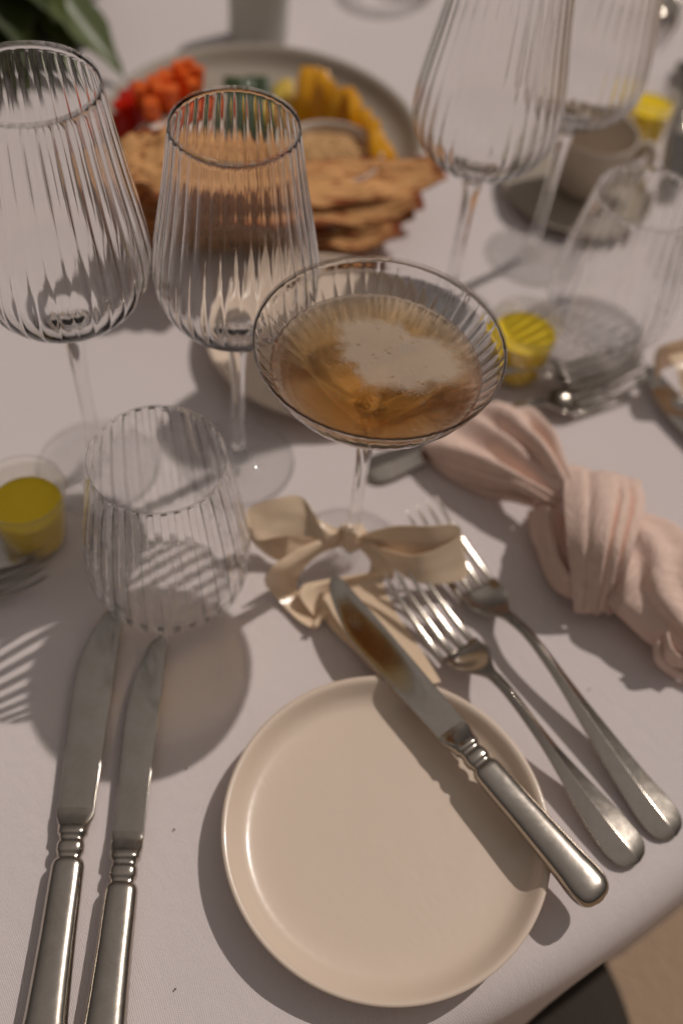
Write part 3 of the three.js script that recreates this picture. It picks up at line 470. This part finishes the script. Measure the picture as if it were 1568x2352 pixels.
// ---------------------------------------------------------------- knotted pink napkin
{
  const t = thing('napkin', 'pink linen napkin tied in a loose knot', 'napkin', V());
  const uvm = (l, w) => (u, v) => [u * l * 12, v * w * 12];
  // the fan: pleats gathered into the knot, opening towards the coupe
  const throatA = P(1304, 1096, 0.040), throatB = P(1275, 1168, 0.026);
  const edge = curve([P(1200, 934, 0.010), P(1120, 925, 0.022), P(1040, 960, 0.012), P(972, 1020, 0.016), P(1010, 1062, 0.010)]);
  part('cloth_end', sheet(70, 90, (u, v) => {
    const a = throatA.clone().lerp(throatB, v), b = edge.getPoint(v), p = a.lerp(b, u), pl = Math.sin(v * 6.2832 * 4.2 + 0.7 + 1.5 * u), amp = 0.0055 * Math.sin(Math.PI * clamp(u * 0.8 + 0.12, 0, 1)) * (1 - 0.35 * u);
    p.y += amp * pl + 0.018 * Math.sin(Math.PI * u) * (0.9 - v * 0.7) * 0.6 + 0.004 * nz(u * 3, v * 3, 2); p.x += 0.002 * Math.cos(v * 26 + u * 3) * (1 - u); p.y = Math.max(p.y, 0.0025); return p;
  }, 0.0012, uvm(0.12, 0.1)), M.linen, t);
  // the shaded under-layer of the fan
  part('cloth_end', sheet(50, 50, (u, v) => {
    const a = P(1290, 1150, 0.020).lerp(P(1250, 1172, 0.013), v), e = curve([P(975, 1030, 0.010), P(1010, 1080, 0.004), P(1090, 1130, 0.003), P(1160, 1150, 0.003)]), p = a.lerp(e.getPoint(v), u);
    p.y += 0.007 * Math.sin(Math.PI * u) * (1 - v * 0.6) + 0.0022 * Math.sin(v * 16 + u * 4) * Math.sin(Math.PI * u); p.y = Math.max(p.y, 0.002); return p;
  }, 0.0012, uvm(0.12, 0.06)), M.linen, t);
  // the band over the knot
  const bl = curve([P(1310, 1070, 0.012), P(1298, 1092, 0.036), P(1296, 1160, 0.047), P(1304, 1260, 0.042), P(1313, 1350, 0.026), P(1318, 1408, 0.012)]);
  const br = curve([P(1475, 1105, 0.008), P(1470, 1112, 0.028), P(1478, 1160, 0.045), P(1448, 1270, 0.046), P(1428, 1345, 0.028), P(1416, 1404, 0.010)]);
  part('knot_band', sheet(80, 60, (u, v) => {
    const p = bl.getPoint(u).lerp(br.getPoint(u), v);
    const f = Math.sin(Math.PI * v), c1 = Math.exp(-(((v - 0.55 - 0.14 * (1 - u)) / 0.045) ** 2)), c2 = Math.exp(-(((v - 0.80 - 0.05 * u) / 0.05) ** 2)), c3 = Math.exp(-(((v - 0.3 + 0.05 * u) / 0.06) ** 2));
    p.y += 0.010 * f * Math.sin(Math.PI * clamp(u, 0, 1)) - 0.0042 * c1 * sstep(0.1, 0.5, u) - 0.0052 * c2 * sstep(0.05, 0.4, u) - 0.0022 * c3 + 0.0012 * nz(u * 5, v * 5, 7); return p;
  }, 0.0014, uvm(0.1, 0.07)), M.linen, t);
  // the body to the right of the band: a bulging rolled cloth
  const axis = curve([P(1375, 1265, 0.020), P(1440, 1280, 0.022), P(1500, 1320, 0.022), P(1560, 1390, 0.020), P(1640, 1480, 0.016)]);
  part('cloth_roll', grid(60, 90, (u, v) => {
    const a = v * 6.2832, c = axis.getPoint(u), d = axis.getTangent(u), n = V(-d.z, 0, d.x).normalize();
    const rw = (0.034 * Math.pow(Math.sin(Math.PI * clamp(0.16 + u * 0.70, 0, 1)), 0.7)) * (1 + 0.06 * Math.sin(a * 3 + u * 4)), rh = 0.0205 * (0.75 + 0.25 * Math.sin(Math.PI * u));
    const fold = 0.0026 * Math.sin(a * 7 + u * 9 + 2 * nz(u * 2, 1)) * sstep(-0.2, 0.6, Math.sin(a)) + 0.0018 * nz(u * 6, Math.cos(a) * 3, Math.sin(a) * 3);
    return c.clone().addScaledVector(n, Math.cos(a) * (rw + fold)).add(V(0, Math.max(-c.y + 0.002, Math.sin(a) * (rh + fold)), 0));
  }, { closed: true, capA: true, capB: true, uv: (u, v) => [u * 1.2, v * 1.8] }), M.linen, t);
  // the bulge that turns under the knot on the left
  const lo = curve([P(1236, 1160, 0.022), P(1240, 1220, 0.018), P(1252, 1290, 0.014), P(1285, 1345, 0.012), P(1335, 1370, 0.012)]), li = curve([P(1262, 1172, 0.034), P(1268, 1230, 0.034), P(1285, 1290, 0.032), P(1310, 1320, 0.030), P(1345, 1330, 0.028)]);
  part('cloth_fold', sheet(50, 34, (u, v) => { const p = lo.getPoint(u).lerp(li.getPoint(u), v); p.y += 0.004 * Math.sin(Math.PI * v) - 0.003 * Math.exp(-(((v - 0.5) / 0.14) ** 2)) - 0.006 * (1 - v) ** 3; p.y = Math.max(p.y, 0.0022); return p; }, 0.0014, uvm(0.08, 0.04)), M.linen, t);
  part('cloth_fold', grid(30, 40, (u, v) => { const c = curve([P(1262, 1190, 0.014), P(1275, 1260, 0.014), P(1310, 1320, 0.015), P(1380, 1360, 0.015)]).getPoint(u), a = v * 6.2832, r = 0.0125 * (1 + 0.1 * Math.sin(a * 4 + u * 5)); return c.clone().add(V(Math.cos(a) * r, Math.max(-c.y + 0.002, Math.sin(a) * r * 0.95), Math.sin(a + 1) * r * 0.4)); }, { closed: true, capA: true, capB: true }), M.linen, t);
  // the loose end that curls back at the right edge
  part('cloth_end', sheet(40, 20, (u, v) => { const a = curve([P(1500, 1482, 0.020), P(1505, 1520, 0.012), P(1535, 1548, 0.003), P(1600, 1580, 0.003)]).getPoint(u), b = curve([P(1530, 1455, 0.026), P(1540, 1490, 0.024), P(1575, 1520, 0.014), P(1640, 1540, 0.010)]).getPoint(u), p = a.lerp(b, v); p.y += 0.003 * Math.sin(v * 9); p.y = Math.max(p.y, 0.002); return p; }, 0.0014, uvm(0.05, 0.03)), M.linen, t);
}

// ---------------------------------------------------------------- far end of the table
{
  const v = thing('votive_cup', 'frosted grey cup standing behind the platter, top cut off', 'cup', P(594, 92));
  part('cup_body', lathe(smoothProfile([[0.00002, 0.001], [0.024, 0], [0.0265, 0.002], [0.0275, 0.03], [0.029, 0.07], [0.0285, 0.0712], [0.0275, 0.07], [0.026, 0.03], [0.0245, 0.006], [0.00002, 0.005]], 60), 64), M.frosted, v);
  const w = thing('glass_dish', 'clear glass dish at the top edge, only its base in view', 'dish', P(918, -22));
  part('dish_body', lathe(smoothProfile([[0.00002, 0.001], [0.03, 0], [0.036, 0.004], [0.040, 0.02], [0.041, 0.04], [0.0395, 0.04], [0.038, 0.02], [0.033, 0.008], [0.00002, 0.006]], 60), 72), M.foot, w);
  // leafy plant in a dark pot at the upper left corner
  const pot = thing('potted_plant', 'dark green leafy plant in a dark pot at the upper left corner', 'plant', P(20, 60));
  M.pot = std({ color: rgb(0.03, 0.022, 0.018), roughness: 0.5 });
  part('pot', lathe(smoothProfile([[0.00002, 0.001], [0.038, 0], [0.044, 0.004], [0.052, 0.06], [0.054, 0.075], [0.051, 0.076], [0.048, 0.062], [0.00002, 0.058]], 50), 64), M.pot, pot);
  const leafGeo = (l, w, b) => sheet(14, 6, (u, v) => { const s = (v - 0.5) * w * Math.pow(Math.sin(Math.PI * Math.pow(u, 0.75)), 0.8) * (1 + 0.15 * Math.sin(u * 20)); return [u * l, -b * u * u + Math.abs(s) * 0.35 + 0.004 * Math.sin(u * 7), s]; }, 0.0006);
  const gs = [leafGeo(0.085, 0.042, 0.04), leafGeo(0.07, 0.034, 0.025), leafGeo(0.10, 0.044, 0.06)];
  const ms = [[0.06, 0.085, 0.016], [0.11, 0.15, 0.025], [0.03, 0.045, 0.012]].map((c) => phy({ color: rgb(...c), roughness: 0.4, transmission: 0.25, thickness: 0 }));
  for (let i = 0; i < 64; i++) {
    const l = part('leaf', gs[i % 3], ms[(i * 5) % 3], pot), a = rnd(6.2832), e = rnd(-0.5, 0.6), h = rnd(0.04, 0.085);
    l.rotation.set(0, a, e, 'YXZ'); l.position.set(Math.cos(a) * 0.03, h, -Math.sin(a) * 0.03); l.scale.setScalar(rnd(0.7, 1.15));
  }
  for (let i = 0; i < 9; i++) { const a = i * 0.7, s = part('stem', new THREE.TubeGeometry(curve([[0, 0.05, 0], [Math.cos(a) * 0.015, 0.09, Math.sin(a) * 0.015], [Math.cos(a) * 0.04, 0.125, Math.sin(a) * 0.04]]), 8, 0.0014, 6), ms[2], pot); }
}
// a few dark crumbs on the cloth
M.crumb = std({ color: rgb(0.10, 0.06, 0.04), roughness: 0.9 });
for (const [x, y, where] of [[428, 1765, 'in the round shadow of the coupe'], [400, 1905, 'right of the shorter knife, by its bolster'], [402, 2272, 'right of the shorter knife, by its handle'], [1352, 1583, 'between the right-hand fork and the napkin']]) {
  const g = new THREE.IcosahedronGeometry(0.00042, 1), p = g.attributes.position; for (let i = 0; i < p.count; i++) { const k = 1 + 0.5 * nz(p.getX(i) * 2000, p.getY(i) * 2000, p.getZ(i) * 2000); p.setXYZ(i, p.getX(i) * k, p.getY(i) * k * 0.6, p.getZ(i) * k * 1.3); }
  g.computeVertexNormals(); solo('crumb', g, M.crumb, 'tiny dark crumb on the white cloth, ' + where, 'crumb', P(x, y, 0.0002));
}
// ---------------------------------------------------------------- dark oval form on legs, filling in an unidentified dark shape
{
  M.oval_top = std({ color: rgb(0.035, 0.024, 0.016), roughness: 0.8, bumpMap: weave, bumpScale: 0.001 });
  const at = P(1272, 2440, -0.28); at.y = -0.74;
  const c = thing('dark_form', 'narrow dark brown oval form on legs below the table edge', 'dark_form', at, 0.12);
  part('oval_top', grid(20, 60, (u, v) => { const a = v * 6.2832, p = sup([0, 0, 0.066, 0.108, 0, 2.2], a), k = [0.001, 0.5, 0.9, 0.97, 1, 1, 0.97, 0.9, 0.5, 0.001], h = [0.462, 0.462, 0.46, 0.452, 0.44, 0.43, 0.422, 0.418, 0.416, 0.416], f = u * 9, i = Math.min(8, Math.floor(f)), q = lerp(k[i], k[i + 1], f - i); return [p[1] * q, lerp(h[i], h[i + 1], f - i), p[2] * q]; }, { closed: true }), M.oval_top, c);
  for (const [x, z] of [[-1, -1], [-1, 1], [1, -1], [1, 1]]) { const l = part('leg', new THREE.CylinderGeometry(0.014, 0.011, 0.42, 12), M.oval_top, c); l.position.set(x * 0.04, 0.21, z * 0.07); }
}
renderer.render(scene, camera);
